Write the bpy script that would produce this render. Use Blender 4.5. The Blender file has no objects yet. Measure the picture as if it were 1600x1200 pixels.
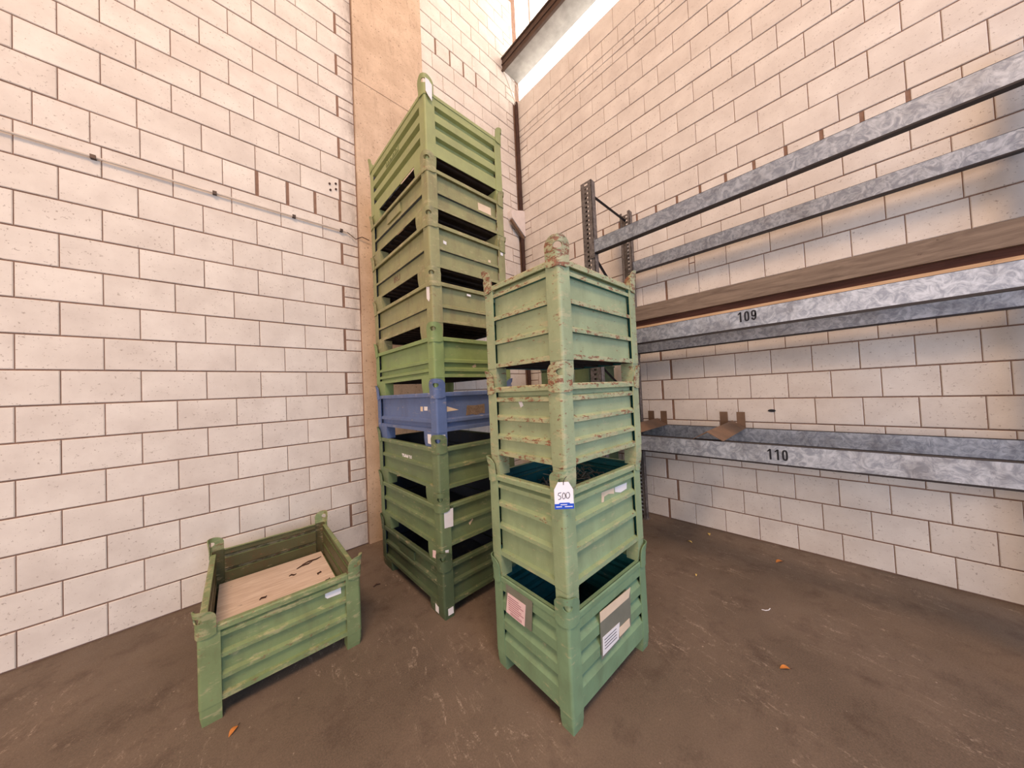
import bpy, bmesh, math, random
from mathutils import Vector, Matrix
random.seed(11)
S = bpy.context.scene
COL = S.collection
PI = math.pi

# ------------------------------------------------------------------ camera
YAW, PITCH, ROLL = 0.7623, 0.0242, -0.0465
F = Vector((math.cos(PITCH)*math.sin(YAW), math.cos(PITCH)*math.cos(YAW), math.sin(PITCH)))
R0 = Vector((math.cos(YAW), -math.sin(YAW), 0)); U0 = R0.cross(F)
RR = R0*math.cos(ROLL)+U0*math.sin(ROLL); UU = U0*math.cos(ROLL)-R0*math.sin(ROLL)
cd = bpy.data.cameras.new('camera'); cam = bpy.data.objects.new('camera', cd); COL.objects.link(cam)
cd.sensor_fit = 'HORIZONTAL'; cd.sensor_width = 36.0; cd.lens = 36.0*481.4/1600.0
cd.clip_start = 0.05; cd.clip_end = 200
M = Matrix((RR, UU, -F)).transposed().to_4x4(); M.translation = Vector((-4.108, -3.821, 1.695))
cam.matrix_world = M
S.camera = cam

# ------------------------------------------------------------------ world, lights, exposure
w = bpy.data.worlds.new('hall_daylight'); S.world = w; w.use_nodes = True
bg = w.node_tree.nodes['Background']; bg.inputs[0].default_value = (1.0, 0.84, 0.74, 1); bg.inputs[1].default_value = 0.20
def area(name, loc, target, sx, sy, power, col):
    l = bpy.data.lights.new(name, 'AREA'); l.shape = 'RECTANGLE'; l.size = sx; l.size_y = sy; l.energy = power; l.color = col
    o = bpy.data.objects.new(name, l); COL.objects.link(o); o.location = loc
    o.rotation_euler = (Vector(target)-Vector(loc)).to_track_quat('-Z', 'Y').to_euler()
    return o
area('rooflight', (-6.6, -7.4, 11.9), (-2.8, -2.4, 2.0), 4.0, 4.0, 1800, (1.0, 0.66, 0.43))        # warm yellowed rooflight over the hall
area('gate_daylight', (-3.6, -9.0, 3.0), (-3.0, 0.0, 1.0), 4.4, 5.4, 300, (0.50, 0.70, 1.0))        # open gate behind the camera
area('side_fill', (-10.5, -5.0, 2.4), (0.0, -3.0, 1.0), 4.0, 4.2, 360, (1.0, 0.80, 0.70))   # unseen fill light added from the far side for right wall and crate faces
# the glazing above and below the roof beam (window_1, window_2) lights the corner
S.view_settings.view_transform = 'Standard'; S.view_settings.look = 'None'
S.view_settings.gamma = 1.0; S.view_settings.use_curve_mapping = False
S.view_settings.exposure = -0.16

# ------------------------------------------------------------------ materials
def srgb(r, g, b):
    f = lambda c: (c/12.92 if c <= 0.04045 else ((c+0.055)/1.055)**2.4)
    return (f(r/255), f(g/255), f(b/255), 1)
class NT:
    def __init__(s, name):
        s.m = bpy.data.materials.new(name); s.m.use_nodes = True; s.t = s.m.node_tree
        s.b = s.t.nodes['Principled BSDF']
    def n(s, kind, **kw):
        x = s.t.nodes.new(kind)
        for k, v in kw.items(): setattr(x, k, v)
        return x
    def l(s, a, b): s.t.links.new(a, b)
    def coords(s, offs=True):
        tc = s.n('ShaderNodeTexCoord')
        if not offs: return tc.outputs['Object']
        oi = s.n('ShaderNodeObjectInfo'); m = s.n('ShaderNodeMath', operation='MULTIPLY'); m.inputs[1].default_value = 37.0
        s.l(oi.outputs['Random'], m.inputs[0])
        v = s.n('ShaderNodeVectorMath', operation='ADD'); s.l(tc.outputs['Object'], v.inputs[0]); s.l(m.outputs[0], v.inputs[1])
        return v.outputs[0]
    def noise(s, vec, scale, detail=4, rough=0.6, stretch=None, dist=0):
        if stretch:
            mp = s.n('ShaderNodeMapping'); mp.inputs['Scale'].default_value = stretch; s.l(vec, mp.inputs[0]); vec = mp.outputs[0]
        x = s.n('ShaderNodeTexNoise'); x.inputs['Scale'].default_value = scale; x.inputs['Detail'].default_value = detail
        x.inputs['Roughness'].default_value = rough; x.inputs['Distortion'].default_value = dist; s.l(vec, x.inputs['Vector'])
        return x.outputs['Fac']
    def ramp(s, fac, lo, hi, a=0.0, b=1.0):
        x = s.n('ShaderNodeMapRange'); x.inputs[1].default_value = lo; x.inputs[2].default_value = hi
        x.inputs[3].default_value = a; x.inputs[4].default_value = b; s.l(fac, x.inputs[0]); return x.outputs[0]
    def math(s, op, a, b):
        x = s.n('ShaderNodeMath', operation=op)
        for i, v in enumerate((a, b)):
            if isinstance(v, (int, float)): x.inputs[i].default_value = v
            else: s.l(v, x.inputs[i])
        return x.outputs[0]
    def mix(s, fac, a, b):
        x = s.n('ShaderNodeMix', data_type='RGBA')
        for sock, v in ((x.inputs[0], fac), (x.inputs[6], a), (x.inputs[7], b)):
            if hasattr(v, 'is_linked'): s.l(v, sock)
            elif isinstance(v, (int, float)): sock.default_value = v
            else: sock.default_value = v
        return x.outputs[2]
    def bump(s, h, strength=0.3, dist=0.01):
        x = s.n('ShaderNodeBump'); x.inputs['Strength'].default_value = strength; x.inputs['Distance'].default_value = dist
        s.l(h, x.inputs['Height']); s.l(x.outputs[0], s.b.inputs['Normal'])
    def out(s, col, rough=0.6, metal=0.0, spec=0.4):
        for k, v in (('Base Color', col), ('Roughness', rough), ('Metallic', metal), ('Specular IOR Level', spec)):
            if hasattr(v, 'is_linked'): s.l(v, s.b.inputs[k])
            else: s.b.inputs[k].default_value = v
        return s.m
def mul(c, k): return (c[0]*k, c[1]*k, c[2]*k, 1)

def plain(name, c, rough=0.6, metal=0.0, var=0.12, scale=8):
    t = NT(name); v = t.coords(); n = t.noise(v, scale, 5)
    return t.out(t.mix(t.ramp(n, .3, .7), mul(c, 1-var), mul(c, 1+var)), rough, metal)

def m_brick():
    t = NT('whitewashed_block'); v = t.coords()
    oi = t.n('ShaderNodeObjectInfo')
    big = t.noise(v, 3.5, 4); c = t.mix(t.ramp(big, .3, .7), srgb(212, 204, 197), srgb(232, 226, 219))
    c = t.mix(t.ramp(oi.outputs['Random'], 0, 1, 0.0, .16), c, srgb(196, 184, 172))
    sc = t.noise(v, 55, 3, .7); sp = t.ramp(sc, .635, .67)
    sc2 = t.noise(v, 14, 6, .75, stretch=(1, 1, 2.2), dist=1.2); scr = t.ramp(sc2, .645, .68)
    c = t.mix(t.math('MULTIPLY', sp, .5), c, srgb(120, 100, 88))
    c = t.mix(t.math('MULTIPLY', scr, .5), c, srgb(128, 110, 98))
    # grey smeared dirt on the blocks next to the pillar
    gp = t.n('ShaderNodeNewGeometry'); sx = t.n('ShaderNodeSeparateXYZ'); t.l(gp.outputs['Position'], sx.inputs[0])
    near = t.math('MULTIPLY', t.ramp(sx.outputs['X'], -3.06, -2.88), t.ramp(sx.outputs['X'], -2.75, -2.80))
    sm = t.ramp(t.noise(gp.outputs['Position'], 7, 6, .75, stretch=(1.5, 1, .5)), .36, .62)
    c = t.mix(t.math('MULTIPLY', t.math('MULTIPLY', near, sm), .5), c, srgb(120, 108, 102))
    t.bump(t.noise(v, 90, 4), .25, .004)
    return t.out(c, .85, 0, .2)
def m_mortar():
    t = NT('brown_mortar'); v = t.coords(False); n = t.noise(v, 20, 5)
    t.bump(n, .4, .01)
    return t.out(t.mix(n, srgb(112, 86, 75), srgb(160, 132, 116)), .95, 0, .1)
def m_concrete():
    t = NT('raw_concrete'); v = t.coords(False)
    a = t.noise(v, 2.2, 6, .7); c = t.mix(t.ramp(a, .3, .7), srgb(184, 160, 138), srgb(220, 198, 176))
    st = t.noise(v, 9, 5, .7, stretch=(1, 1, .18)); c = t.mix(t.ramp(st, .55, .75, 0, .45), c, srgb(132, 108, 90))
    pit = t.noise(v, 45, 3, .6); c = t.mix(t.ramp(pit, .62, .68, 0, .6), c, srgb(98, 80, 68))
    t.bump(t.noise(v, 30, 6), .35, .01)
    return t.out(c, .9, 0, .2)
def m_floor():
    t = NT('worn_asphalt_floor'); v = t.coords(False)
    a = t.noise(v, .9, 6, .65); c = t.mix(t.ramp(a, .3, .7), srgb(78, 70, 60), srgb(116, 103, 90))
    f = t.noise(v, 120, 4, .8); c = t.mix(t.ramp(f, .35, .75, 0, .5), c, srgb(150, 128, 114))
    d = t.noise(v, 4.5, 7, .7); c = t.mix(t.ramp(d, .52, .72, 0, .5), c, srgb(66, 52, 46))
    rot = t.n('ShaderNodeMapping'); rot.inputs['Rotation'].default_value = (0, 0, .18); t.l(v, rot.inputs[0])
    s1 = t.noise(rot.outputs[0], 7, 5, .75, stretch=(2.4, .7, 1), dist=1.6)
    patch = t.ramp(t.noise(v, 1.7, 3), .46, .56)
    brk = t.ramp(t.noise(v, 60, 4, .8), .42, .62)
    c = t.mix(t.math('MULTIPLY', t.math('MULTIPLY', t.math('MULTIPLY', t.ramp(s1, .55, .68), patch), brk), .85), c, srgb(186, 170, 154))
    sp = t.noise(v, 38, 2, .5); c = t.mix(t.ramp(sp, .74, .77, 0, .6), c, srgb(190, 175, 160))
    t.bump(t.noise(v, 160, 5, .7), .35, .006)
    return t.out(c, t.ramp(d, .3, .7, .55, .85), 0, .3)

RUST = srgb(104, 58, 44); PALE = srgb(206, 186, 150)
def m_paint(name, c, wear=.5, dirt=.3, dirtcol=None, rust=.7, gloss=.5):
    t = NT(name); v = t.coords(); at = t.n('ShaderNodeAttribute', attribute_name='wear'); wv = at.outputs['Fac']
    big = t.noise(v, 5, 5, .65); col = t.mix(t.ramp(big, .3, .7), mul(c, .86), mul(c, 1.12))
    if dirt > 0:
        d = t.noise(v, 11, 6, .7, stretch=(1, 1, .35)); col = t.mix(t.ramp(d, .48, .75, 0, dirt), col, dirtcol or srgb(88, 76, 60))
    # bleached rubbed edges
    e = t.noise(v, 26, 5, .75, stretch=(.35, .35, 1.2))
    rub = t.ramp(t.math('ADD', e, t.math('MULTIPLY', wv, .20*wear)), .62, .70)
    col = t.mix(t.math('MULTIPLY', rub, .75), col, t.mix(.45, c, PALE))
    # chips and rust
    h = t.noise(v, 48, 5, .8, stretch=(.45, .45, 1.1)); lo = t.noise(v, 7, 3, .6)
    k = t.math('ADD', t.math('ADD', h, t.math('MULTIPLY', wv, .16*wear)), t.math('MULTIPLY', lo, .16))
    chip = t.ramp(k, .79-.05*wear, .81-.05*wear)
    rc = t.mix(t.ramp(t.noise(v, 90, 3), .35, .65), RUST, srgb(150, 92, 66))
    col = t.mix(t.math('MULTIPLY', chip, rust), col, rc)
    t.bump(t.math('SUBTRACT', t.noise(v, 60, 3), chip), .25, .003)
    return t.out(col, t.ramp(big, .3, .7, gloss-.05, gloss+.15), 0, .45)
def m_galv(name, a, b, rough=.45):
    t = NT(name); v = t.coords()
    n = t.noise(v, 16, 5, .7, dist=1.5); c = t.mix(t.ramp(n, .4, .62), a, b)
    d = t.noise(v, 5, 5); c = t.mix(t.ramp(d, .5, .75, 0, .5), c, srgb(92, 86, 84))
    t.bump(n, .1, .003)
    return t.out(c, rough, .45, .5)
def m_wood(name, a, b, along=(1, 8, 8), scale=6):
    t = NT(name); v = t.coords()
    n = t.noise(v, scale, 6, .65, stretch=along, dist=.6); c = t.mix(t.ramp(n, .32, .68), a, b)
    d = t.noise(v, 9, 4, .7, stretch=(.5, 1.6, 1.6)); c = t.mix(t.ramp(d, .68, .74, 0, .8), c, srgb(58, 44, 38))
    t.bump(n, .2, .004)
    return t.out(c, .8, 0, .2)

MT = {}
MT['brick'] = m_brick(); MT['mortar'] = m_mortar(); MT['concrete'] = m_concrete(); MT['floor'] = m_floor()
MT['g_mint'] = m_paint('chipped_mint_green_paint', srgb(156, 170, 134), wear=.85, dirt=.18, rust=.9)
MT['g_mint2'] = m_paint('scuffed_mint_green_paint', srgb(144, 164, 127), wear=.5, dirt=.2, rust=.85)
MT['g_sea'] = m_paint('sea_green_paint', srgb(118, 148, 115), wear=.2, dirt=.25, rust=.7)
MT['g_clean'] = m_paint('clean_reed_green_paint', srgb(154, 162, 110), wear=.05, dirt=.15, rust=.5)
MT['g_dusty'] = m_paint('dusty_olive_green_paint', srgb(146, 146, 104), wear=.45, dirt=.55, dirtcol=srgb(116, 96, 74), rust=.6)
MT['g_bright'] = m_paint('fresh_green_paint', srgb(130, 152, 98), wear=.08, dirt=.1, rust=.4)
MT['g_moss'] = m_paint('moss_green_paint', srgb(106, 124, 88), wear=.3, dirt=.3, rust=.7)
MT['g_dark'] = m_paint('dark_moss_green_paint', srgb(76, 92, 66), wear=.3, dirt=.4, rust=.7)
MT['blue'] = m_paint('worn_blue_paint', srgb(92, 112, 156), wear=.25, dirt=.35, dirtcol=srgb(70, 66, 74), rust=.6)
MT['g_c'] = m_paint('weathered_sage_green_paint', srgb(122, 140, 96), wear=.6, dirt=.35, rust=.55)
MT['in_teal'] = m_paint('teal_inner_tone', srgb(28, 104, 110), wear=.2, dirt=.3, rust=.5)  # teal tone for the inner faces of the front stack
MT['in_slate'] = m_paint('slate_inner_tone', srgb(66, 76, 92), wear=.3, dirt=.4, rust=.6)  # blue-grey tone for the inner faces of the tall stack
MT['in_rust'] = m_paint('mossy_rusty_inner_paint', srgb(84, 84, 54), wear=.8, dirt=.8, dirtcol=srgb(92, 70, 44), rust=.8)
MT['under'] = plain('dark_rusty_underside', srgb(58, 48, 44), .9, 0, .3)
MT['steel'] = plain('bare_dark_steel', srgb(86, 74, 68), .5, .6)
MT['galv'] = m_galv('galvanised_steel', srgb(138, 146, 160), srgb(186, 194, 206))
MT['galv_d'] = m_galv('dull_galvanised_steel', srgb(98, 92, 90), srgb(138, 132, 130), .55)
MT['darkbar'] = plain('dark_brace_and_edge_shade', srgb(52, 48, 50), .5, .5)  # brace steel, also the painted shade lines along the rack beams
MT['timber'] = m_wood('grey_timber', srgb(104, 90, 80), srgb(142, 126, 112), (6, .6, 6))
MT['timber_d'] = m_wood('shaded_gap_timber', srgb(64, 40, 34), srgb(92, 62, 52), (6, .6, 6))  # shade of the gap under the rack timber put into the colour
MT['ply'] = m_wood('weathered_plywood', srgb(206, 184, 168), srgb(236, 220, 206), (.7, 6, 6))
MT['strip'] = m_wood('pale_board_edge', srgb(176, 144, 112), srgb(214, 182, 148), (6, .6, 6))
MT['brownsteel'] = plain('brown_primed_steel', srgb(124, 98, 78), .6, .2, .18)
MT['black'] = plain('black_paint', srgb(24, 26, 36), .6)
MT['ink'] = plain('dark_ink', srgb(60, 58, 74), .7)
MT['white'] = plain('white_paper', srgb(232, 230, 232), .7, 0, .04)
MT['cream'] = plain('aged_paper', srgb(222, 202, 176), .75, 0, .08)
MT['pink'] = plain('pinkish_printed_card', srgb(232, 204, 206), .7, 0, .04)
MT['pinkink'] = plain('faded_print', srgb(176, 128, 138), .7)
MT['sleeve'] = plain('dusty_plastic_sleeve', srgb(122, 124, 112), .35, 0, .12)
MT['tagwhite'] = plain('white_card', srgb(240, 240, 248), .6, 0, .02)
MT['tagblue'] = plain('blue_print', srgb(40, 84, 200), .5, 0, .05)
MT['rod'] = plain('whitewashed_conduit', srgb(206, 196, 186), .7)
MT['rustpipe'] = plain('rusty_dark_pipe', srgb(70, 48, 42), .8, .1, .35, 14)
MT['beamdark'] = plain('rusty_brown_beam', srgb(84, 66, 56), .7, .1, .25)
MT['beamgrey'] = plain('dusty_grey_lintel', srgb(150, 146, 140), .9, 0, .22, 6)
MT['plaster'] = plain('whitewashed_plaster', srgb(224, 214, 210), .9, 0, .06)
MT['leaf'] = plain('dry_orange_leaf', srgb(206, 132, 66), .8, 0, .25, 30)
MT['leaf2'] = plain('dry_yellow_leaf', srgb(204, 176, 104), .8, 0, .2, 30)
MT['grit'] = plain('brown_debris', srgb(70, 50, 42), .9)
MT['roof'] = plain('roof_panel', srgb(170, 160, 150), .8)
MT['hair'] = plain('grey_fibre', srgb(128, 118, 104), .9)
g = NT('bright_window_glass'); g.b.inputs['Base Color'].default_value = (.9, .9, .9, 1)
g.b.inputs['Emission Color'].default_value = (1, .93, .84, 1); g.b.inputs['Emission Strength'].default_value = 5.0; MT['sky'] = g.m

# ------------------------------------------------------------------ mesh helpers
class MB:
    def __init__(s): s.v = []; s.f = []; s.w = []; s.mi = []
    def add(s, vs, fs, wear=0.0, mi=0):
        o = len(s.v); s.v += [tuple(p) for p in vs]
        s.w += list(wear) if isinstance(wear, (list, tuple)) else [wear]*len(vs)
        s.f += [tuple(i+o for i in f) for f in fs]
        s.mi += list(mi) if isinstance(mi, (list, tuple)) else [mi]*len(fs)
        return s
    def box(s, x0, x1, y0, y1, z0, z1, wear=0.0, mi=0):
        vs = [(x, y, z) for z in (z0, z1) for y in (y0, y1) for x in (x0, x1)]
        return s.add(vs, [(0, 2, 3, 1), (4, 5, 7, 6), (0, 1, 5, 4), (2, 6, 7, 3), (0, 4, 6, 2), (1, 3, 7, 5)], wear, mi)
    def prism(s, poly, fn, a, b, wear=0.0, mi=0, caps=True):
        """poly: 2D points; fn(p, t) -> 3D; extruded from t=a to t=b"""
        n = len(poly); vs = [fn(p, a) for p in poly]+[fn(p, b) for p in poly]
        fs = [(i, (i+1) % n, n+(i+1) % n, n+i) for i in range(n)]; ms = list(mi) if isinstance(mi, (list, tuple)) else [mi]*n
        if caps: fs += [tuple(range(n-1, -1, -1)), tuple(range(n, 2*n))]; ms += [0, 0]
        ws = list(wear)*2 if isinstance(wear, (list, tuple)) else wear
        return s.add(vs, fs, ws, ms)
    def tube(s, pts, r, seg=8, wear=0.0, mi=0):
        pts = [Vector(p) for p in pts]; rings = []; n = len(pts); prev = None
        for i, p in enumerate(pts):
            d = (pts[min(i+1, n-1)]-pts[max(i-1, 0)]).normalized()
            ref = prev if prev is not None else (Vector((0, 0, 1)) if abs(d.z) < .9 else Vector((1, 0, 0)))
            x = (ref-d*ref.dot(d)).normalized(); y = d.cross(x); prev = x
            rr = r[i] if isinstance(r, (list, tuple)) else r
            rings.append([p+(x*math.cos(2*PI*k/seg)+y*math.sin(2*PI*k/seg))*rr for k in range(seg)])
        vs = [q for g in rings for q in g]; fs = []
        for i in range(n-1):
            for k in range(seg): fs.append((i*seg+k, i*seg+(k+1) % seg, (i+1)*seg+(k+1) % seg, (i+1)*seg+k))
        fs += [tuple(range(seg-1, -1, -1)), tuple(range((n-1)*seg, n*seg))]
        return s.add(vs, fs, wear, mi)
    def mesh(s, name, mats, smooth=False):
        me = bpy.data.meshes.new(name); me.from_pydata(s.v, [], s.f)
        for m in mats: me.materials.append(m)
        me.polygons.foreach_set('material_index', s.mi)
        bm = bmesh.new(); bm.from_mesh(me); bmesh.ops.recalc_face_normals(bm, faces=bm.faces); bm.to_mesh(me); bm.free()
        a = me.attributes.new('wear', 'FLOAT', 'POINT'); a.data.foreach_set('value', s.w)
        if smooth:
            me.shade_smooth(); me.set_sharp_from_angle(angle=math.radians(38))
        return me
    def build(s, name, mats, parent=None, smooth=False):
        if not isinstance(mats, (list, tuple)): mats = [mats]
        return link(name, s.mesh(name, mats, smooth), parent)
def link(name, data, parent=None):
    o = bpy.data.objects.new(name, data); COL.objects.link(o)
    if parent: o.parent = parent
    return o
def tag(o, label=None, cat=None, group=None, kind=None):
    for k, v in (('label', label), ('category', cat), ('group', group), ('kind', kind)):
        if v: o[k] = v
    return o
def empty(name, loc=(0, 0, 0), rz=0):
    o = link(name, None); o.location = loc; o.rotation_euler = (0, 0, rz); o.empty_display_size = .1; return o
def text(name, body, size, mat, parent, mtx, sx=1.0, bold=0.0, depth=.0006):
    cu = bpy.data.curves.new(name, 'FONT'); cu.body = body; cu.size = size; cu.align_x = 'CENTER'; cu.align_y = 'CENTER'; cu.offset = bold; cu.extrude = depth
    cu.resolution_u = 3
    t = bpy.data.objects.new(name, cu); COL.objects.link(t)
    dg = bpy.context.evaluated_depsgraph_get(); me = bpy.data.meshes.new_from_object(t.evaluated_get(dg))
    bpy.data.objects.remove(t); bpy.data.curves.remove(cu)
    me.transform(mtx @ Matrix.Diagonal((sx, 1, 1, 1))); me.materials.clear(); me.materials.append(mat); me.name = name
    return link(name, me, parent)

# ------------------------------------------------------------------ floor, ceiling
YL = 0.03            # plane of the left and back wall faces
f = MB(); f.box(-13, .3, -13, .3, -.2, 0); tag(f.build('floor', MT['floor']), kind='structure')
f = MB(); f.box(-13, .3, -13, .3, 12.3, 12.5); tag(f.build('ceiling', MT['roof']), kind='structure')

# ------------------------------------------------------------------ block walls
JZ, JX = .011, .005
brick_cache = {}
def brick_mesh(wd, ht):
    k = (round(wd, 3), round(ht, 3))
    if k not in brick_cache:
        a, b, c, dp = k[0]/2, k[1]/2, .004, .05
        # local: x along, z up, front at y=-0 facing -y
        vs = [(-a, dp, -b), (a, dp, -b), (a, dp, b), (-a, dp, b), (-a, c, -b), (a, c, -b), (a, c, b), (-a, c, b),
              (-a+c, 0, -b+c), (a-c, 0, -b+c), (a-c, 0, b-c), (-a+c, 0, b-c)]
        fs = [(0, 1, 5, 4), (1, 2, 6, 5), (2, 3, 7, 6), (3, 0, 4, 7), (4, 5, 9, 8), (5, 6, 10, 9), (6, 7, 11, 10), (7, 4, 8, 11), (8, 9, 10, 11)]
        m = MB(); m.add(vs, fs); brick_cache[k] = m.mesh('brick', [MT['brick']])
    return brick_cache[k]
def inview(P, margin=60):
    d = Vector(P)-M.translation; wz = d.dot(F)
    if wz < .1: return False
    x = 800+481.4*d.dot(RR)/wz; y = 600-481.4*d.dot(UU)/wz
    return -margin < x < 1600+margin and -margin < y < 1200+margin
def lay(wall, rects, to3d, rz):
    """rects (u0,u1,z0,z1, proud) along the wall; to3d(u,z,proud)->location of the block face centre"""
    items = []
    for (u0, u1, z0, z1, pr) in rects:
        wd, ht = (u1-u0), (z1-z0)
        if wd < .02 or ht < .02: continue
        P = to3d((u0+u1)/2, (z0+z1)/2, pr); d = (Vector(P)-M.translation).length
        items.append(((inview(P), wd*ht/d/d), wd, ht, P))
    items.sort(key=lambda i: (not i[0][0], -i[0][1]))
    for it in items[:298]:
        o = link('brick', brick_mesh(it[1], it[2]), wall); o.location = it[3]
        o.rotation_euler = (random.uniform(-.0012, .0012), 0, rz+random.uniform(-.002, .002))
    if items[298:]:
        mb = MB(); R = Matrix.Rotation(rz, 3, 'Z')
        for it in items[298:]:
            me = brick_mesh(it[1], it[2])
            mb.add([R @ v.co+Vector(it[3]) for v in me.vertices], [tuple(p.vertices) for p in me.polygons])
        tag(mb.build('far_bricks', MT['brick'], wall), kind='stuff')
def course(seams, lo, hi, z0, z1, wide=()):
    """cut [lo,hi] at seams -> rects"""
    cuts = sorted([q for q in seams if lo+.03 < q < hi-.03]); edges = [lo]+cuts+[hi]; out = []
    for a, b in zip(edges[:-1], edges[1:]):
        ja = .014 if any(abs(a-q) < .006 for q in wide) else JX/2
        jb = .014 if any(abs(b-q) < .006 for q in wide) else JX/2
        out.append((a+ja, b-jb, z0+JZ/2, z1-JZ/2, random.uniform(-.0015, .0025)))
    return out
def halves(a, b, z0, z1):
    zm = (z0+z1)/2
    return [(a+JX/2, b-JX/2, z0+JZ/2, zm-JZ/2, random.uniform(-.004, .0)), (a+JX/2, b-JX/2, zm+JZ/2, z1-JZ/2, random.uniform(-.004, .0))]
def steps(start, d, lo, hi):
    out = []; q = start
    while q > lo: out.append(q); q -= d
    q = start+d
    while q < hi: out.append(q); q += d
    return out
C = .25
# left wall (plane Y = YL, faces -Y)
PX0, PX1 = -2.862, -1.935                     # the concrete pillar
m = MB(); m.box(-9, PX0+.002, YL+.008, YL+.30, 0, 12.3); wl = tag(m.build('wall_left', MT['mortar']), kind='structure')
rects = []
for k in range(0, 27):
    z0, z1 = k*C, (k+1)*C; lo, hi = -5.9, PX0-.004
    if k == 0: z0 += .004
    even = (k % 2 == 0) if k < 15 else (k % 2 == 1)
    if k == 15:
        rects += course(steps(-3.051, .248, lo, hi), lo, hi, z0, z1, wide=(-3.051, -3.299, -3.547, -3.795))
    elif even:
        rects += course(steps(-3.2325, .3755, lo, hi), lo, hi, z0, z1)
    else:
        rects += course(steps(-3.4275, .3755, lo, -3.2), lo, -3.042-.012, z0, z1)
        rects += halves(-3.042+.010, hi, z0, z1)
lay(wl, rects, lambda u, z, p: (u, YL-p, z), 0)
# back wall between pillar and corner
m = MB(); m.box(PX1-.002, .3, YL+.008, YL+.30, 0, 12.3); wb = tag(m.build('wall_back', MT['mortar']), kind='structure')
rects = []
for k in range(0, 36):
    z0, z1 = k*C, (k+1)*C; lo, hi = PX1+.004, (-.075 if k < 28 else -.004)
    if k == 0: z0 += .004
    if k in (15, 27): rects += course(steps(-.93, .2515, lo, hi), lo, hi, z0, z1, wide=(-.93, -1.1815, -1.433, -1.6845))
    elif k % 2: rects += course(steps(-.45, .3755, lo, hi), lo, hi, z0, z1)
    else:
        rects += course(steps(-.62, .3755, lo, -.3), lo, -.25, z0, z1); rects += halves(-.245, hi, z0, z1)
lay(wb, rects, lambda u, z, p: (u, YL-p, z), 0)
# right wall (plane X = 0, faces -X): u = Y
m = MB(); m.box(.008, .30, -13, YL+.3, 0, 7.05); wr = tag(m.build('wall_right', MT['mortar']), kind='structure')
rects = []; lo = -6.0; hi = -.02
for k in range(0, 25):
    z0, z1 = k*C, (k+1)*C
    if k == 0: z0 += .004
    if k <= 11:
        if k % 2 == 0:
            rects += course(steps(-2.295, .30, lo, hi), lo, hi, z0, z1, wide=(-2.295,))
        else:
            rects += course([q for q in steps(-2.411, .30, -2.5, hi)]+[-2.772-.302*i for i in range(12)], lo, hi-.18, z0, z1, wide=(-2.411,)); rects += halves(hi-.175, hi, z0, z1)
    elif k == 15: rects += course(steps(-1.09, .2505, lo, hi), lo, hi, z0, z1, wide=[-1.09-.2505*i for i in range(14)])
    elif k == 12:
        se = [-2.305+.375*i for i in range(7)]
        rects += course(se, -2.68+.0, hi, z0, z1); rects += halves(-2.742, -2.682, z0, z1)
        rects += course([-3.054-.377*i for i in range(8)], lo, -2.744, z0, z1)
    else:
        A = (k % 2 == 1)
        if A: rects += course(steps(-.396, .3755, lo, hi), lo, hi, z0, z1)
        else: rects += course(steps(-.575, .3765, lo, -.3), lo, -.2, z0, z1); rects += halves(-.196, hi, z0, z1)
JZ0 = JZ; JZ = .010
rects += course(steps(-.929, .315, lo, hi), lo, hi, 6.25, 6.37); rects += course(steps(-.937, .1575, lo, hi), lo, hi, 6.37, 6.48)
JZ = JZ0
rects += course(steps(-.733, .2478, lo, hi), lo, hi, 6.48, 6.715); rects += course(steps(-1.91, .3755, lo, hi), lo, hi, 6.715, 7.045)
lay(wr, rects, lambda u, z, p: (-p, u, z), -PI/2)
# pillar
m = MB()
zs = [0, .6, 1.2, 1.9, 2.7, 3.5, 4.4, 5.55, 5.57, 6.6, 7.6, 12.3]; pf = YL-.035
for a, b in zip(zs[:-1], zs[1:]):
    r1 = .006 if abs(a-5.55) < .001 else 0
    m.box(PX0+.004+random.uniform(-.004, .004), PX1-.004+random.uniform(-.004, .004), pf+r1, YL+.3, a, b, 0)
tag(m.build('concrete_pillar', MT['concrete']), 'tall raw concrete pillar set into the whitewashed block wall', 'pillar', kind='structure')

# window strip, lintel and steel beam above the right wall
wn = empty('window_1', (0.1, -6, 7.05)); tag(wn, kind='structure')
def local(mb, o): mb.v = [(x-o[0], y-o[1], z-o[2]) for x, y, z in mb.v]; return mb
local(MB().box(.10, .115, -13, YL, 7.06, 7.56), (.1, -6, 7.05)).build('pane', MT['sky'], wn)
fr = MB().box(.07, .13, -13, YL, 7.05, 7.08); local(fr, (.1, -6, 7.05)).build('frame', MT['plaster'], wn)
m = MB(); m.box(-.29, .30, -13, YL+.004, 7.50, 7.70); tag(m.build('trim_1', MT['beamgrey']), 'dusty grey concrete lintel above the window strip', 'lintel', kind='structure')
m = MB(); m.box(.01, .30, -13, YL+.3, 7.70, 7.80); m.box(.01, .30, -13, YL+.3, 9.2, 12.3); tag(m.build('wall_upper', MT['plaster']), kind='structure')
w2 = empty('window_2', (.1, -6, 7.8)); tag(w2, kind='structure')
local(MB().box(.10, .115, -13, YL, 7.80, 9.20), (.1, -6, 7.8)).build('pane', MT['sky'], w2)
for i in range(13): local(MB().box(.06, .10, -i*1.0-.37, -i*1.0-.33, 7.80, 9.20), (.1, -6, 7.8)).build('mullion', MT['plaster'], w2)
sb = empty('steel_beam', (-.335, -6, 7.44)); tag(sb, 'rusty brown steel beam running under the roof along the window strip', 'beam')
def IB(x0, x1, z0, z1): return local(MB().box(x0, x1, -13, YL-.004, z0, z1, .6), (-.335, -6, 7.44))
IB(-.335, -.295, 7.44, 7.465).build('flange', MT['beamdark'], sb); IB(-.335, -.295, 7.66, 7.685).build('flange', MT['beamdark'], sb)
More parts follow.
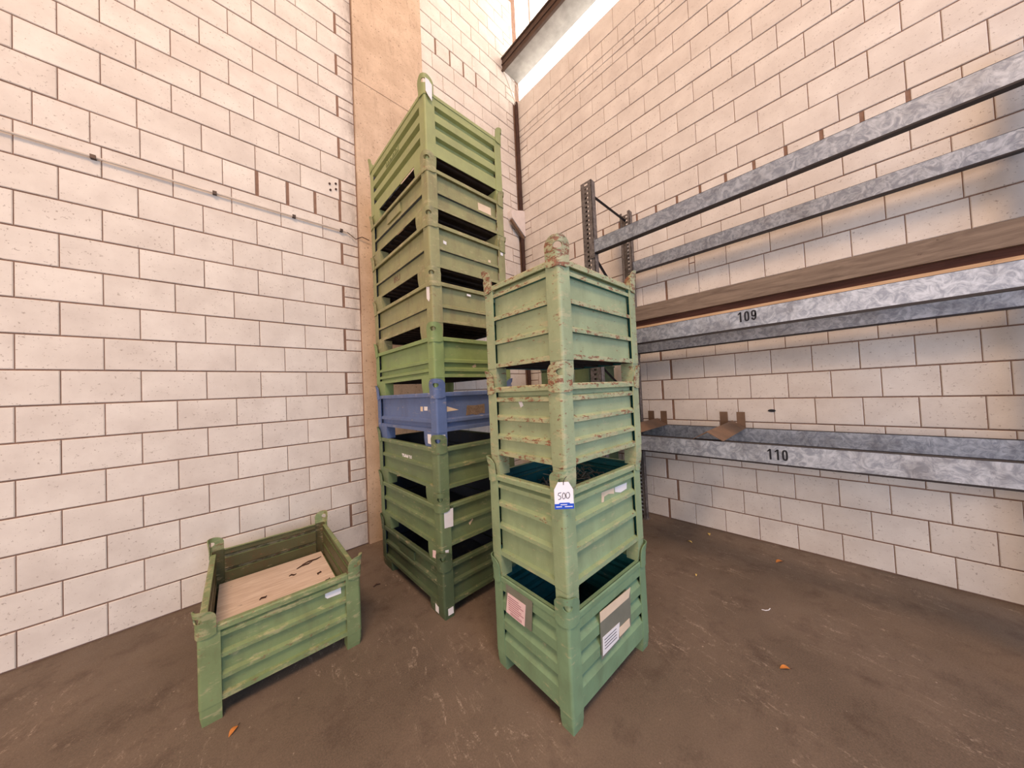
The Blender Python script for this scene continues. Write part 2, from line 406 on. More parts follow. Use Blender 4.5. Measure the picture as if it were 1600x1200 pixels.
IB(-.315, -.300, 7.465, 7.66).build('web', MT['beamdark'], sb); IB(-.330, -.315, 7.55, 7.575).build('rail', MT['beamdark'], sb)
# cables dangling between beam end and corner
for i, (pts, r) in enumerate([([(-.31, 0, 7.42), (-.26, -.02, 7.30), (-.18, -.03, 7.15), (-.08, -.03, 6.98)], .008),
                              ([(-.28, .0, 7.48), (-.18, -.05, 7.36), (-.06, -.07, 7.28), (-.03, -.08, 7.10)], .006),
                              ([(-.10, -.02, 7.40), (-.09, -.03, 7.2), (-.07, -.03, 6.95)], .007)]):
    m = MB(); m.tube(pts, r, 6)
    tag(m.build('cable', MT['rod']), ['pale cable running from the beam end down to the corner', 'thin pale cable looping under the grey lintel at the corner', 'pale cable hanging straight down in the corner'][i], 'cable', 'cables at the roof corner')

# corner pipe and hood
m = MB(); pts = []; rs = []
z = .0
while z < 7.0:
    pts.append((-.047+random.uniform(-.003, .003), -.022+random.uniform(-.003, .003), z)); rs.append(random.uniform(.028, .037)); z += .14
m.tube(pts, rs, 8); tag(m.build('corner_pipe', MT['rustpipe'], None, True), 'dark rusty pipe running up the corner of the two block walls', 'pipe')
hd = empty('wall_hood', (-.2, YL, 4.45)); tag(hd, 'small whitewashed wedge-shaped hood in the corner above a slanting pipe', 'hood')
poly = [(-.35, 4.86), (-.06, 4.96), (-.004, 4.96), (-.004, 4.50), (-.03, 4.50), (-.335, 4.74)]
m = MB(); m.prism(poly, lambda p, t: (p[0]+.2, t-YL, p[1]-4.45), YL-.003, YL-.10); m.build('hood_shell', MT['plaster'], hd)
m = MB(); m.tube([(-.14, -.07, .26), (.17, -.07, .01)], .026, 10); m.build('slanting_pipe', MT['brownsteel'], hd, True)

# conduit along the left wall
cd_ = empty('wall_conduit', (-4.5, YL-.02, 3.637)); tag(cd_, 'thin whitewashed conduit running level along the left block wall', 'conduit')
m = MB(); m.tube([(-1.4, 0, 0), (1.51, 0, 0)], .009, 8); m.build('tube', MT['rod'], cd_, True)
m = MB(); m.tube([(1.51, 0, 0), (1.56, -.004, -.03), (1.60, -.01, -.06), (1.635, -.03, -.04), (1.66, -.048, -.03), (1.74, -.048, -.045)], .005, 6); m.build('cable_end', MT['rustpipe'], cd_, True)
for q in (-.9, -.27, .4, 1.0, 1.45):
    m = MB(); m.box(q-.014, q+.014, -.014, .018, -.014, .014); m.build('clip', MT['steel'], cd_)
# screw stubs in one block
for i, (x, zz) in enumerate([(-3.152, 4.149), (-3.089, 4.176), (-3.145, 4.08), (-3.088, 4.112)]):
    m = MB(); m.tube([(0, .01, 0), (0, -.012, 0)], .011, 8); o = m.build('screw_stub', MT['rustpipe']); o.location = (x, YL, zz)
    tag(o, ['upper left', 'upper right', 'lower left', 'lower right'][i]+' rusty screw stub of the four in a left wall block', 'screw', 'four screw stubs in the left wall')
# dark vent hole in the right wall
o = MB().tube([(.002, 0, 0), (-.006, 0, 0)], .028, 14).build('wall_hole', MT['black']); o.location = (0, -3.358, 1.375); o.scale = (1, 1.1, .5)
tag(o, 'small black oval hole in the right wall above the lower rack beam', 'hole')

# ------------------------------------------------------------------ crates
def corner_uv(u, o, R=.017):
    q = R*PI/4
    if u < -q: return (R+(-u-q), -o)
    if u > q: return (-o, R+(u-q))
    ph = PI/4-(u/q)*PI/4
    return (R-(R+o)*math.cos(ph), R-(R+o)*math.sin(ph))
US = [-1, -.55]+[-.30+.1*i for i in range(7)]+[.55, 1]
def corner_map(sx, sy, L, W): return lambda a, b, z: (sx*(L/2-a), sy*(W/2-b), z)
def post_mb(sx, sy, L, W, f, H, pl, foot_y, taper=.012):
    P = corner_map(sx, sy, L, W); m = MB(); R = .017; q = R*PI/4; tot = q+(pl-R); T = .006
    us = sorted(set([-tot, -q]+[-q+q*i/3 for i in range(1, 6)]+[q, tot]))
    def ring(z, o): 
        return [P(*corner_uv(u, o, R), z) for u in us]
    rows = [(f-.004, 0), (f+.02, 0), (H-.03, 0), (H, 0)]
    n = len(us); vs = []; ws = []
    for z, o in rows:
        vs += ring(z, o)+ring(z, o-T)
        ws += [(.6 if abs(u) <= q+.001 else .12) for u in us]*2
    fs = []; mi = []
    for r in range(len(rows)-1):
        b0, b1 = r*2*n, (r+1)*2*n
        for i in range(n-1):
            fs += [(b0+i, b0+i+1, b1+i+1, b1+i), (b0+n+i, b1+n+i, b1+n+i+1, b0+n+i+1)]; mi += [0, 1]
        fs += [(b0, b1, b1+n, b0+n), (b0+n-1, b0+2*n-1, b1+2*n-1, b1+n-1)]; mi += [0, 0]
    b = (len(rows)-1)*2*n
    for i in range(n-1): fs += [(b+i, b+i+1, b+n+i+1, b+n+i), (i, n+i, n+i+1, i+1)]; mi += [0, 0]
    m.add(vs, fs, ws, mi)
    # foot: closed box with rounded outer corner, a little tapered at the sole
    fa, fb = pl, foot_y
    def fring(z, ins):
        arc = [corner_uv(-q+2*q*i/4, -ins, R) for i in range(5)]      # from leg a side to leg b side
        pts = [(fa, ins)]+arc+[(ins, fb), (pl if fb > pl+.01 else fa, fb), (fa, fb)]
        pts = [(fa, ins)]+arc+[(ins, fb), (fa, fb)]
        return [P(a, bb, z) for a, bb in pts]
    rr = [(0, taper), (.035, taper*.5), (f*.55, .003), (f+.0, .003)]; k = len(fring(0, 0)); vs = []
    for z, ins in rr: vs += fring(z, ins)
    fs = []
    for r in range(len(rr)-1):
        for i in range(k): fs.append((r*k+i, r*k+(i+1) % k, (r+1)*k+(i+1) % k, (r+1)*k+i))
    fs += [tuple(range(k)), tuple(range((len(rr)-1)*k, len(rr)*k))]
    m.add(vs, fs, .6, 0)
    return m
def lug_mb(sx, sy, L, W, H, up=.105, down=.045, hw=.072, flare=.012):
    P = corner_map(sx, sy, L, W); m = MB(); o0, T = .003, .006
    zc = H+.055; hr = .017; NA = 28
    def outline(th):
        # rounded-top plate outline, polar about the hole centre
        c, s_ = math.cos(th), math.sin(th)
        t = 9
        if abs(c) > 1e-6: t = min(t, hw/abs(c))
        if s_ > 1e-6: t = min(t, (H+up-zc)/s_)
        if s_ < -1e-6: t = min(t, (zc-(H-down))/-s_)
        u, z = t*c, t*s_
        if s_ > 0:                                  # ellipse top
            a, b = hw, H+up-zc
            t2 = 1/math.sqrt((c/a)**2+(s_/b)**2); return t2*c, t2*s_
        return u, z
    def pt(u, dz, o):
        z = zc+dz; fl = flare*max(0, (z-H)/up)**1.6
        a, b = corner_uv(u, o+fl, .024); return P(a, b, z)
    ring = []
    for lay_ in (o0+T, o0):
        for fr_ in (0, .35, .7, 1):
            for i in range(NA):
                th = 2*PI*i/NA; ou, oz = outline(th); hu, hz = hr*math.cos(th), hr*math.sin(th)
                ring.append(pt(hu+(ou-hu)*fr_, hz+(oz-hz)*fr_, lay_))
    fs = []
    for l in (0, 1):
        for r in range(3):
            b = (l*4+r)*NA
            for i in range(NA): fs.append((b+i, b+(i+1) % NA, b+NA+(i+1) % NA, b+NA+i))
    for r in (0, 3):
        b = r*NA; c = (4+r)*NA
        for i in range(NA): fs.append((b+i, b+(i+1) % NA, c+(i+1) % NA, c+i))
    m.add(ring, fs, 1.15, 0)
    return m
def prof_frame(h, bands, bw=.028, deep=.028):
    """framed side: raised bands (fractions of height from the bottom) on a recessed sheet: list of (z, d, wear)"""
    pr = [(0, -.004, .9), (.026, -.004, .9), (.030, -deep, .2)]
    for b in sorted(bands):
        z = b*h
        pr += [(z-bw/2, -deep, .15), (z-bw/2-.001, -.006, .9), (z+bw/2-.008, -.006, .9), (z+bw/2+.004, -deep, .3)]
    pr += [(h-.034, -deep, .2), (h, -deep, .2)]
    return pr
def prof_groove(h, grooves, gw=.064, deep=.036):
    pr = [(0, -.003, .7)]
    for g_ in sorted(grooves):
        z = g_*h
        pr += [(z-gw/2, -.003, .35), (z+gw*.10, -deep, .1), (z+gw*.44, -deep, .1), (z+gw/2, -.003, .5)]
    pr += [(h-.034, -.003, .3), (h, -.003, .3)]
    return pr
def panel_mb(pr, f, half_n, s0, s1, axis, sign, T=.004):
    """profile pr swept from s0 to s1 along a face; axis 'x': face normal is x"""
    def P(d, z, s): return (sign*(half_n+d), s, z) if axis == 'x' else (s, sign*(half_n+d), z)
    n = len(pr); vs = []; ws = []
    segs = 2
    for j in range(segs+1):
        s = s0+(s1-s0)*j/segs
        vs += [P(d, f+z, s) for z, d, w_ in pr]+[P(d-T, f+z, s) for z, d, w_ in pr]
        ws += [w_ for z, d, w_ in pr]*2
    fs = []; mi = []
    for j in range(segs):
        b0, b1 = j*2*n, (j+1)*2*n
        for i in range(n-1):
            fs += [(b0+i, b0+i+1, b1+i+1, b1+i), (b0+n+i, b0+n+i+1, b1+n+i+1, b1+n+i)]; mi += [0, 1]
        fs += [(b0, b1, b1+n, b0+n), (b0+n-1, b0+2*n-1, b1+2*n-1, b1+n-1)]; mi += [0, 0]
    e = segs*2*n
    for i in range(n-1): fs += [(i, n+i, n+i+1, i+1), (e+i, e+i+1, e+n+i+1, e+n+i)]; mi += [0, 0]
    m = MB(); m.add(vs, fs, ws, mi); return m
def rail_mb(H, half_n, s0, s1, axis, sign, hgt=.032, dep=.034, out=.002):
    pts = [(out, H-hgt), (out, H-.007), (out-.006, H), (out-dep+.004, H), (out-dep, H-.005), (out-dep, H-.016), (out-.010, H-.016), (out-.010, H-hgt)]
    fn = (lambda p, t: (sign*(half_n+p[0]), t, p[1])) if axis == 'x' else (lambda p, t: (t, sign*(half_n+p[0]), p[1]))
    m = MB(); m.prism(pts, fn, s0, s1, [.55, 1, 1, .8, .6, .2, .2, .3]); return m
def make_crate(label, L, W, H, f, paint, inner, style='frame', bands=(.62,), loc=(0, 0, 0), rz=0, pl=.088, foot_y=None, lug=True, group=None, front=True, wear_mats=None):
    """front corner is (-L/2,-W/2); loc is the position of that corner on the floor or rim below"""
    foot_y = foot_y or pl
    c, s = math.cos(rz), math.sin(rz); ox, oy = L/2, W/2
    cx, cy = loc[0]+c*ox-s*oy, loc[1]+s*ox+c*oy
    root = empty('stacking_crate', (cx, cy, loc[2]), rz); tag(root, label, 'crate', group)
    mats = [MT[paint], MT[inner]]; h = H-f; parts = {}
    pr = prof_frame(h, bands) if style == 'frame' else prof_groove(h, bands)
    for sx in (-1, 1):
        for sy in (-1, 1):
            po = post_mb(sx, sy, L, W, f, H, pl, foot_y).build('post', mats, root, True)
            if lug: lug_mb(sx, sy, L, W, H).build('stacking_lug', mats, po, True)
            parts['post', sx, sy] = po
    e = pl-.012
    for sg in (-1, 1):
        parts['x', sg] = panel_mb(pr, f, L/2, -W/2+e, W/2-e, 'x', sg).build('side_panel', mats, root)
        parts['y', sg] = panel_mb(pr, f, W/2, -L/2+e, L/2-e, 'y', sg).build('side_panel', mats, root)
        rail_mb(H, L/2, -W/2+e, W/2-e, 'x', sg).build('top_rail', mats[:1], root)
        rail_mb(H, W/2, -L/2+e, L/2-e, 'y', sg).build('top_rail', mats[:1], root)
    m = MB(); m.box(-L/2+.03, L/2-.03, -W/2+.03, W/2-.03, f+.018, f+.022, .3, 1); fl = m.build('floor_plate', mats, root)
    m = MB(); n = int(W/.10)
    for i in range(n):
        y = -W/2+.06+(W-.12)*i/(n-1); m.box(-L/2+.035, L/2-.035, y-.012, y+.012, f+.002, f+.018, .3)
    m.box(-L/2+.031, L/2-.031, -W/2+.031, W/2-.031, f+.0165, f+.0178)
    m.build('floor_ribs', MT['under'], fl)
    parts['root'] = root; parts['dims'] = (L, W, H, f)
    return parts
def sticker(parts, key, quad, mat, name='paper_label', lift=.0008, thick=.0012, at=None):
    """flat sheet stuck on a face. quad: (s,z) pairs measured from the front corner, z above the crate base; at: depth of the sheet behind the outer face"""
    L, W, H, f = parts['dims']; m = MB(); d0 = (at if at is not None else 0)+lift
    if key[0] == 'x': fn = lambda p, t: (-(L/2+t), p[0]-W/2, p[1])
    else: fn = lambda p, t: (p[0]-L/2, -(W/2+t), p[1])
    m.prism(quad, fn, d0, d0+thick)
    par = parts[key[1]] if len(key) > 1 else parts[key[0], -1]
    return m.build(name, MT[mat], par)
FP = ('post', -1, -1)
REC = -.028     # recessed sheet depth
AX, AY, AL, AW = -2.916, -1.732, .80, 1.19
rim = [0, .405, .847, 1.289, 1.714, 2.147, 2.580, 3.045, 3.478, 4.086]
bot = [.090, .530, .967, 1.407, 1.830, 2.260, 2.695, 3.161, 3.580]
spec = [
 ('dark green steel crate at the bottom of the tall back stack', 'g_dark', 'in_slate', 'frame', (.5,)),
 ('dark green crate with white sheet on its corner, second from floor in tall stack', 'g_moss', 'in_slate', 'frame', (.5,)),
 ('green crate with white THW 31 lettering directly below the blue crate', 'g_moss', 'in_slate', 'frame', (.5,)),
 ('blue steel stacking crate in the middle of the tall back stack', 'blue', 'blue', 'frame', (.28,)),
 ('fresh green crate directly above the blue crate in the tall stack', 'g_bright', 'in_slate', 'frame', (.42, .2)),
 ('dusty olive crate second above the blue crate, with paper tag on its corner', 'g_dusty', 'in_slate', 'frame', (.42,)),
 ('dusty olive crate with faint dark lettering, third above the blue crate', 'g_dusty', 'in_slate', 'frame', (.46,)),
 ('dusty olive crate with beige paper scrap, directly below the topmost tall-stack crate', 'g_dusty', 'in_slate', 'frame', (.46,)),
 ('topmost deep corrugated reed green crate of the tall back stack', 'g_clean', 'in_slate', 'groove', (.265, .51, .755)),
]
AC = []
for i, (lb, pt_, inn, st, bd) in enumerate(spec):
    H = rim[i+1]-rim[i]; f_ = bot[i]-rim[i]
    dx, dy = (0, 0) if i == 0 else (random.uniform(-.003, .003), random.uniform(-.003, .003))
    AC.append(make_crate(lb, AL, AW, H, f_, pt_, inn, st, bd, (AX+dx, AY+dy, rim[i]), random.uniform(-.002, .002) if i else 0, foot_y=.215, group='crates of the tall back stack'))
# stickers on the tall stack
def z_(i, z): return z-rim[i]
def quadz(i, q): return [(a, z_(i, b)) for a, b in q]
sticker(AC[7], ('y',), quadz(7, [(.512, 3.391), (.66, 3.397), (.663, 3.325), (.516, 3.322)]), 'cream', 'paper_scrap', at=REC)
sticker(AC[6], ('y',), quadz(6, [(.14, 2.935), (.17, 2.93), (.168, 2.905), (.14, 2.91)]), 'white', at=REC)
sticker(AC[6], ('y', ('post', 1, -1)), quadz(6, [(.735, 2.995), (.765, 2.995), (.765, 2.968), (.735, 2.968)]), 'white')
sticker(AC[6], ('y',), quadz(6, [(.605, 2.90), (.632, 2.90), (.632, 2.878), (.605, 2.878)]), 'cream', at=REC)
sticker(AC[5], ('y',), quadz(5, [(.325, 2.528), (.365, 2.526), (.365, 2.51), (.325, 2.512)]), 'white', at=-.0)
sticker(AC[4], ('y',), quadz(4, [(.37, 1.925), (.41, 1.945), (.415, 1.92), (.385, 1.912)]), 'cream', at=REC)
sticker(AC[5], ('x', FP), quadz(5, [(.08, 2.568), (.035, 2.572), (.035, 2.44), (.048, 2.42), (.08, 2.45)]), 'white', 'paper_tag')
sticker(AC[3], ('x',), quadz(3, [(.305, 1.604), (.264, 1.604), (.266, 1.566), (.305, 1.566)]), 'cream', at=REC)
sticker(AC[3], ('x',), quadz(3, [(.242, 1.604), (.184, 1.604), (.188, 1.572), (.242, 1.572)]), 'white', at=REC)
sticker(AC[3], ('y',), quadz(3, [(.108, 1.602), (.106, 1.560), (.219, 1.566)]), 'cream', 'torn_paper', at=REC)
sticker(AC[3], ('y',), quadz(3, [(.30, 1.597), (.39, 1.592), (.485, 1.60), (.485, 1.515), (.44, 1.522), (.40, 1.508), (.35, 1.52), (.287, 1.514)]), 'timber', 'torn_cardboard', at=REC)
sticker(AC[3], ('x', FP), quadz(3, [(.157, 1.388), (.10, 1.390), (.105, 1.312), (.155, 1.316)]), 'white', at=-.004)
sticker(AC[3], ('y', FP), quadz(3, [(.026, 1.388), (.069, 1.386), (.069, 1.347), (.03, 1.350)]), 'white', at=-.004)
q2 = sticker(AC[1], ('y', FP), quadz(1, [(.030, .832), (.112, .836), (.106, .677), (.030, .683)]), 'white', 'white_sheet')
sticker(AC[1], ('x', FP), quadz(1, [(.145, .484), (.095, .495), (.10, .434), (.148, .428)]), 'pink', at=-.004)
sticker(AC[1], ('y', FP), quadz(1, [(.030, .518), (.061, .512), (.057, .49), (.032, .492)]), 'white', at=-.004)
sticker(AC[1], ('y',), quadz(1, [(.27, .64), (.31, .665), (.315, .655), (.28, .62)]), 'cream', at=REC)
sticker(AC[0], ('x', FP), quadz(0, [(.138, .080), (.090, .069), (.090, .022), (.138, .022)]), 'white', at=-.004)
sticker(AC[0], ('y', FP), quadz(0, [(.032, .080), (.078, .081), (.080, .030), (.034, .030)]), 'white', at=-.004)
sticker(AC[7], ('x',), quadz(7, [(.515, 3.435), (.80, 3.435), (.80, 3.352), (.515, 3.352)]), 'g_dusty', 'card_holder', at=REC, thick=.014)
sticker(AC[0], ('x',), quadz(0, [(.505, .337), (.80, .337), (.80, .268), (.505, .268)]), 'g_dark', 'card_holder', at=REC, thick=.014)
def face_mtx(parts, key, s, z, d):
    """matrix taking text XY to the face: on 'x' faces text runs toward the front corner, on 'y' faces away from it"""
    L, W, H, f = parts['dims']
    if key == 'x': return Matrix(((0, 0, -1, -(L/2+d)), (-1, 0, 0, s-W/2), (0, 1, 0, z), (0, 0, 0, 1)))
    return Matrix(((1, 0, 0, s-L/2), (0, 0, -1, -(W/2+d)), (0, 1, 0, z), (0, 0, 0, 1)))
text('lettering', 'THW 31', .058, MT['white'], AC[2]['x', -1], face_mtx(AC[2], 'x', .595, 1.148-rim[2], REC+.001), .95, .003)
text('lettering', 'IRU', .075, MT['brownsteel'], AC[6]['x', -1], face_mtx(AC[6], 'x', .66, 2.785-rim[6], REC+.001), 1.2, .001)
# embossed maker's flourish on the topmost crate
m = MB(); base = rim[8]
for pts in ([(.765, 3.895), (.74, 3.925), (.725, 3.89), (.70, 3.915), (.68, 3.89), (.65, 3.915), (.62, 3.89), (.585, 3.918), (.56, 3.892), (.53, 3.925), (.50, 3.895), (.475, 3.93)], [(.76, 3.885), (.48, 3.888)]):
    m.tube([(-AL/2-.000, a-AW/2, b-base) for a, b in pts], .004, 5)
m.build('embossed_mark', MT['g_clean'], AC[8]['x', -1], True)
# the paper draped over the topmost lug
m = MB(); q = [(.000, 4.150), (.028, 4.150), (.058, 4.125), (.052, 3.995), (.02, 4.02), (.0, 4.045)]
m.prism(q, lambda p, t: (p[0]-AL/2+.004, -(AW/2+t), p[1]-rim[8]), .020, .0215); m.build('draped_paper', MT['white'], AC[8][FP])

# front stack (800 x 600)
BR = [0, .570, 1.190, 1.725, 2.345]; BB = [.092, .702, 1.313, 1.842]
BF = [(-2.895, -2.870, -2.6), (-2.897, -2.880, -1.9), (-2.899, -2.902, -2.0), (-2.900, -2.922, -1.2)]
bspec = [
 ('sea green corrugated crate with paper sleeves at the bottom of the front stack', 'g_sea', 'in_teal', 'groove', (.27, .51, .75)),
 ('mint green crate carrying the 500 tag, second from floor in the front stack', 'g_mint2', 'in_teal', 'frame', (.87, .64, .36)),
 ('rust-chipped mint green crate second from top of the front stack', 'g_mint', 'in_teal', 'frame', (.82, .55, .27)),
 ('rust-chipped mint green crate with open lugs on top of the front stack', 'g_mint', 'in_teal', 'frame', (.88, .60, .31)),
]
BC = []
for i, (lb, pt_, inn, st, bd) in enumerate(bspec):
    H = BR[i+1]-BR[i]; f_ = BB[i]-BR[i]
    BC.append(make_crate(lb, .80, .60, H, f_, pt_, inn, st, bd, (BF[i][0], BF[i][1], BR[i]), math.radians(BF[i][2]), pl=.085, group='crates of the front stack'))
# extras on the front stack
def qz(z0, q): return [(a, b-z0) for a, b in q]
sl = sticker(BC[0], ('x',), [(.47, .545), (.245, .545), (.262, .375), (.478, .375)], 'sleeve', 'plastic_sleeve', at=.003, thick=.0015)
sticker(BC[0], ('x',), [(.455, .500), (.300, .500), (.318, .374), (.478, .377)], 'pink', 'printed_card', at=.005)
for k in range(7):
    z1 = .484-.0125*k; sticker(BC[0], ('x',), [(.452-.0*k, z1), (.36-.02*(k % 3), z1), (.36-.02*(k % 3), z1-.005), (.452, z1-.005)], 'pinkink', 'print_line', at=.0066, thick=.0004)
for k in range(9):
    s_ = .435-.011*k; sticker(BC[0], ('x',), [(s_, .397), (s_-.006, .397), (s_-.006, .381), (s_, .381)], 'pinkink', 'print_bar', at=.0066, thick=.0004)
sticker(BC[0], ('y',), [(.252, .486), (.578, .474), (.562, .255), (.250, .235)], 'sleeve', 'plastic_sleeve', at=.003, thick=.0015)
sticker(BC[0], ('y',), [(.252, .486), (.578, .474), (.555, .425), (.252, .432)], 'cream', 'paper_strip', at=.005)
sticker(BC[0], ('y',), [(.265, .347), (.438, .339), (.420, .254), (.259, .252)], 'white', 'white_slip', at=.0055)
sticker(BC[0], ('y',), [(.432, .309), (.548, .306), (.550, .258), (.430, .258)], 'cream', 'paper_slip', at=.005)
for k in range(4):
    z1 = .328-.016*k; sticker(BC[0], ('y',), [(.28, z1), (.40, z1-.003), (.40, z1-.007), (.28, z1-.004)], 'ink', 'print_line', at=.007, thick=.0004)
z0 = BR[1]
sticker(BC[1], ('y',), qz(z0, [(.370, 1.092), (.505, 1.086), (.502, 1.052), (.44, 1.066), (.395, 1.062), (.388, 1.034), (.366, 1.036)]), 'cream', 'torn_sticker', at=REC)
sticker(BC[1], ('y',), qz(z0, [(.515, 1.086), (.659, 1.083), (.654, 1.046), (.58, 1.040), (.515, 1.058)]), 'white', 'torn_sticker', at=REC)
sticker(BC[2], ('x',), qz(BR[2], [(.345, 1.642), (.315, 1.640), (.302, 1.612), (.325, 1.600)]), 'white', 'white_speck', at=REC)
# lot tag 500 hanging on the front post
c2 = BC[1]['root']; a2 = math.radians(BF[1][2])
fc = Vector((BF[1][0], BF[1][1], 0)); out = Vector((-math.sin(PI/4+a2), -math.cos(PI/4+a2), 0)); out = Vector((-.707, -.707, 0))
out.rotate(Matrix.Rotation(a2, 3, 'Z')); tg_c = fc+out*.014+Vector((0, 0, 1.246))
yaw = math.atan2(out.y, out.x)+PI/2
tg = empty('lot_tag', tg_c, yaw+.05); tag(tg, 'white and blue paper tag handwritten 500 hanging on the front stack', 'tag')
def flat(poly, y0, y1): 
    m = MB(); m.prism(poly, lambda p, t: (p[0], t, p[1]), y0, y1); return m
card = flat([(-.026, 0), (.026, 0), (.046, -.036), (.046, -.128), (-.046, -.128), (-.046, -.036)], -.0015, 0).build('card', MT['tagwhite'], tg)
flat([(-.0465, -.104), (-.026, -.104), (-.022, -.099), (.024, -.099), (.029, -.104), (.0465, -.104), (.0465, -.129), (-.0465, -.129)], -.0024, -.0014).build('blue_footer', MT['tagblue'], card)
for (x0, x1, zz) in ((-.040, -.012, -.116), (.002, .040, -.116), (-.018, .014, -.1065)):
    flat([(x0, zz), (x1, zz), (x1, zz-.0035), (x0, zz-.0035)], -.0030, -.0022).build('footer_print', MT['tagwhite'], card)
hw_ = MB()
for pts in ([(-.012, -.050), (-.026, -.053), (-.028, -.062), (-.018, -.066), (-.014, -.074), (-.018, -.081), (-.027, -.083)],
            [(-.002, -.052), (-.007, -.062), (-.007, -.075), (-.001, -.081), (.006, -.076), (.007, -.062), (.003, -.052), (-.003, -.052)],
            [(.013, -.052), (.010, -.064), (.013, -.077), (.020, -.079), (.027, -.072), (.029, -.060), (.024, -.050), (.016, -.051)]):
    hw_.tube([(x, -.0020, zz) for x, zz in pts], .0016, 5)
hw_.build('handwritten_number', MT['ink'], card)
m = MB(); m.tube([(0, -.002, -.014), (.001, -.004, .006), (.008, -.004, .018), (.018, .0, .026)], .0015, 6); m.build('string', MT['black'], tg)

# low crate on the left with plywood in it
CL, CW, CH, CF_ = .80, 1.19, .505, .098
crz = math.radians(-2.0); cfr = Vector((-3.413, -1.474, 0))-Vector((math.cos(crz), math.sin(crz), 0))*CL
CC = make_crate('weathered sage green crate with plywood inside, alone on the floor by the left wall', CL, CW, CH, CF_, 'g_c', 'in_rust', 'frame', (.86, .58, .30), (cfr.x, cfr.y, 0), crz, pl=.092, foot_y=.092)
sticker(CC, ('y',), [(.590, .428), (.683, .425), (.684, .383), (.603, .386), (.590, .40)], 'white', at=REC)
croot = CC['root']
pw = empty('plywood_sheet', (croot.location.x, croot.location.y, CF_+.022), crz); tag(pw, 'weathered pinkish plywood sheet lying inside the low left crate', 'board')
MB().box(-.355, .355, -.548, .548, .105, .125).build('sheet', MT['ply'], pw)
for yy in (-.45, 0, .45): MB().box(-.34, .34, yy-.04, yy+.04, 0, .105).build('bearer', MT['timber'], pw)
for (x, y, rz_, l_) in ((.20, .36, .3, .13), (.10, .25, -.2, .05), (-.10, .05, .4, .05), (.30, -.05, .8, .06), (.27, .12, 1.0, .05), (.26, .40, .2, .16)):
    m = MB(); m.tube([(-l_/2, 0, 0), (-l_/6, .01, .001), (l_/5, -.008, .001), (l_/2, .006, 0)], [.003, .007, .006, .002], 5); o = m.build('debris', MT['grit'])
    q = Matrix.Rotation(crz, 4, 'Z') @ Vector((x, y, 0)); o.location = (croot.location.x+q.x, croot.location.y+q.y, CF_+.022+.125+.004); o.rotation_euler = (0, 0, rz_)
    tag(o, 'small dark twig lying on the plywood in the low left crate', 'twig', 'twigs on the plywood')
# fibres of old netting inside the second front crate
m = MB(); random.seed(5)
zf = BR[1]-.0+.0
def bpt(i, x, y, z):
    rr = math.radians(BF[i][2]); q = Matrix.Rotation(rr, 3, 'Z') @ Vector((x, y, 0)); return (BF[i][0]+q.x, BF[i][1]+q.y, BR[i]+z)
for i in range(170):
    x, y = random.uniform(.22, .72), random.uniform(.16, .53); zb = .15+.42*random.random()*(.35+.65*min(1, x/.6)); pts = []
    a = random.uniform(0, 2*PI)
    for j in range(5):
        pts.append(bpt(1, min(max(x, .07), .74), min(max(y, .07), .545), min(.585, zb+random.uniform(0, .07)))); a += random.uniform(-.9, .9); x += math.cos(a)*.06; y += math.sin(a)*.06
    m.tube(pts, .0032, 4)
o = m.build('netting_heap', MT['hair']); tag(o, 'tangled grey netting fibres inside the tagged mint green crate', 'netting', kind='stuff')

# ------------------------------------------------------------------ pallet rack on the right wall
rk = empty('pallet_rack', (-.63, -3.4, 0)); tag(rk, 'galvanised steel pallet rack with numbered beams along the right wall', 'rack')
def RK(mb): mb.v = [(x+.63, y+3.4, z) for x, y, z in mb.v]; return mb
XF, XR = -1.13, -.15            # front faces of front and rear uprights
PY0, PY1 = -2.095, -1.962
def upright(x0, x1, y0, y1, h, front):
    m = MB(); t = .004
    xo = x0 if front else x1; sg = 1 if front else -1
    # open channel with perforated face: strips between slot rows
    m.box(min(xo, xo+sg*t), max(xo, xo+sg*t), y0, y0+.045, 0, h); m.box(min(xo, xo+sg*t), max(xo, xo+sg*t), y1-.045, y1, 0, h)
    z = 0
    while z < h:
        m.box(min(xo, xo+sg*t), max(xo, xo+sg*t), y0+.045, y1-.045, z, min(h, z+.028)); z += .05
    m.box(x0, x1, y0, y0+t, 0, h); 
    z = 0
    xa, xb = x0+.02, x1-.02
    m.box(x0, xa, y1-t, y1, 0, h); m.box(xb, x1, y1-t, y1, 0, h)
    while z < h: m.box(xa, xb, y1-t, y1, z, min(h, z+.03)); z += .05
    xi = x1 if front else x0
    m.box(min(xi, xi-sg*t), max(xi, xi-sg*t), y0, y0+.03, 0, h); m.box(min(xi, xi-sg*t), max(xi, xi-sg*t), y1-.03, y1, 0, h)
    m.box(x0-.012, x1+.012, y0-.02, y1+.02, 0, .006)
    return RK(m)
YE = -2.095-2.72
for (a, b) in ((PY0, PY1), (YE-.133, YE)):
    for (x0, x1, fr_) in ((XF, XF+.075, True), (XR-.075, XR, False)):
        upright(x0, x1, a, b, 3.97, fr_).build('upright', MT['galv_d'], rk)
    ym = (a+b)/2
    for (za, zb) in ((3.868, 3.858), (3.19, 2.60), (2.02, 2.52), (1.96, 1.50), (.92, 1.42), (.86, .40)):
        p0, p1 = (XF+.07, ym, za), (XR-.07, ym, zb)
        m = MB(); d = (Vector(p1)-Vector(p0)); m.tube([p0, p1], .017, 4); RK(m).build('brace', MT['darkbar'], rk)
beams = {}
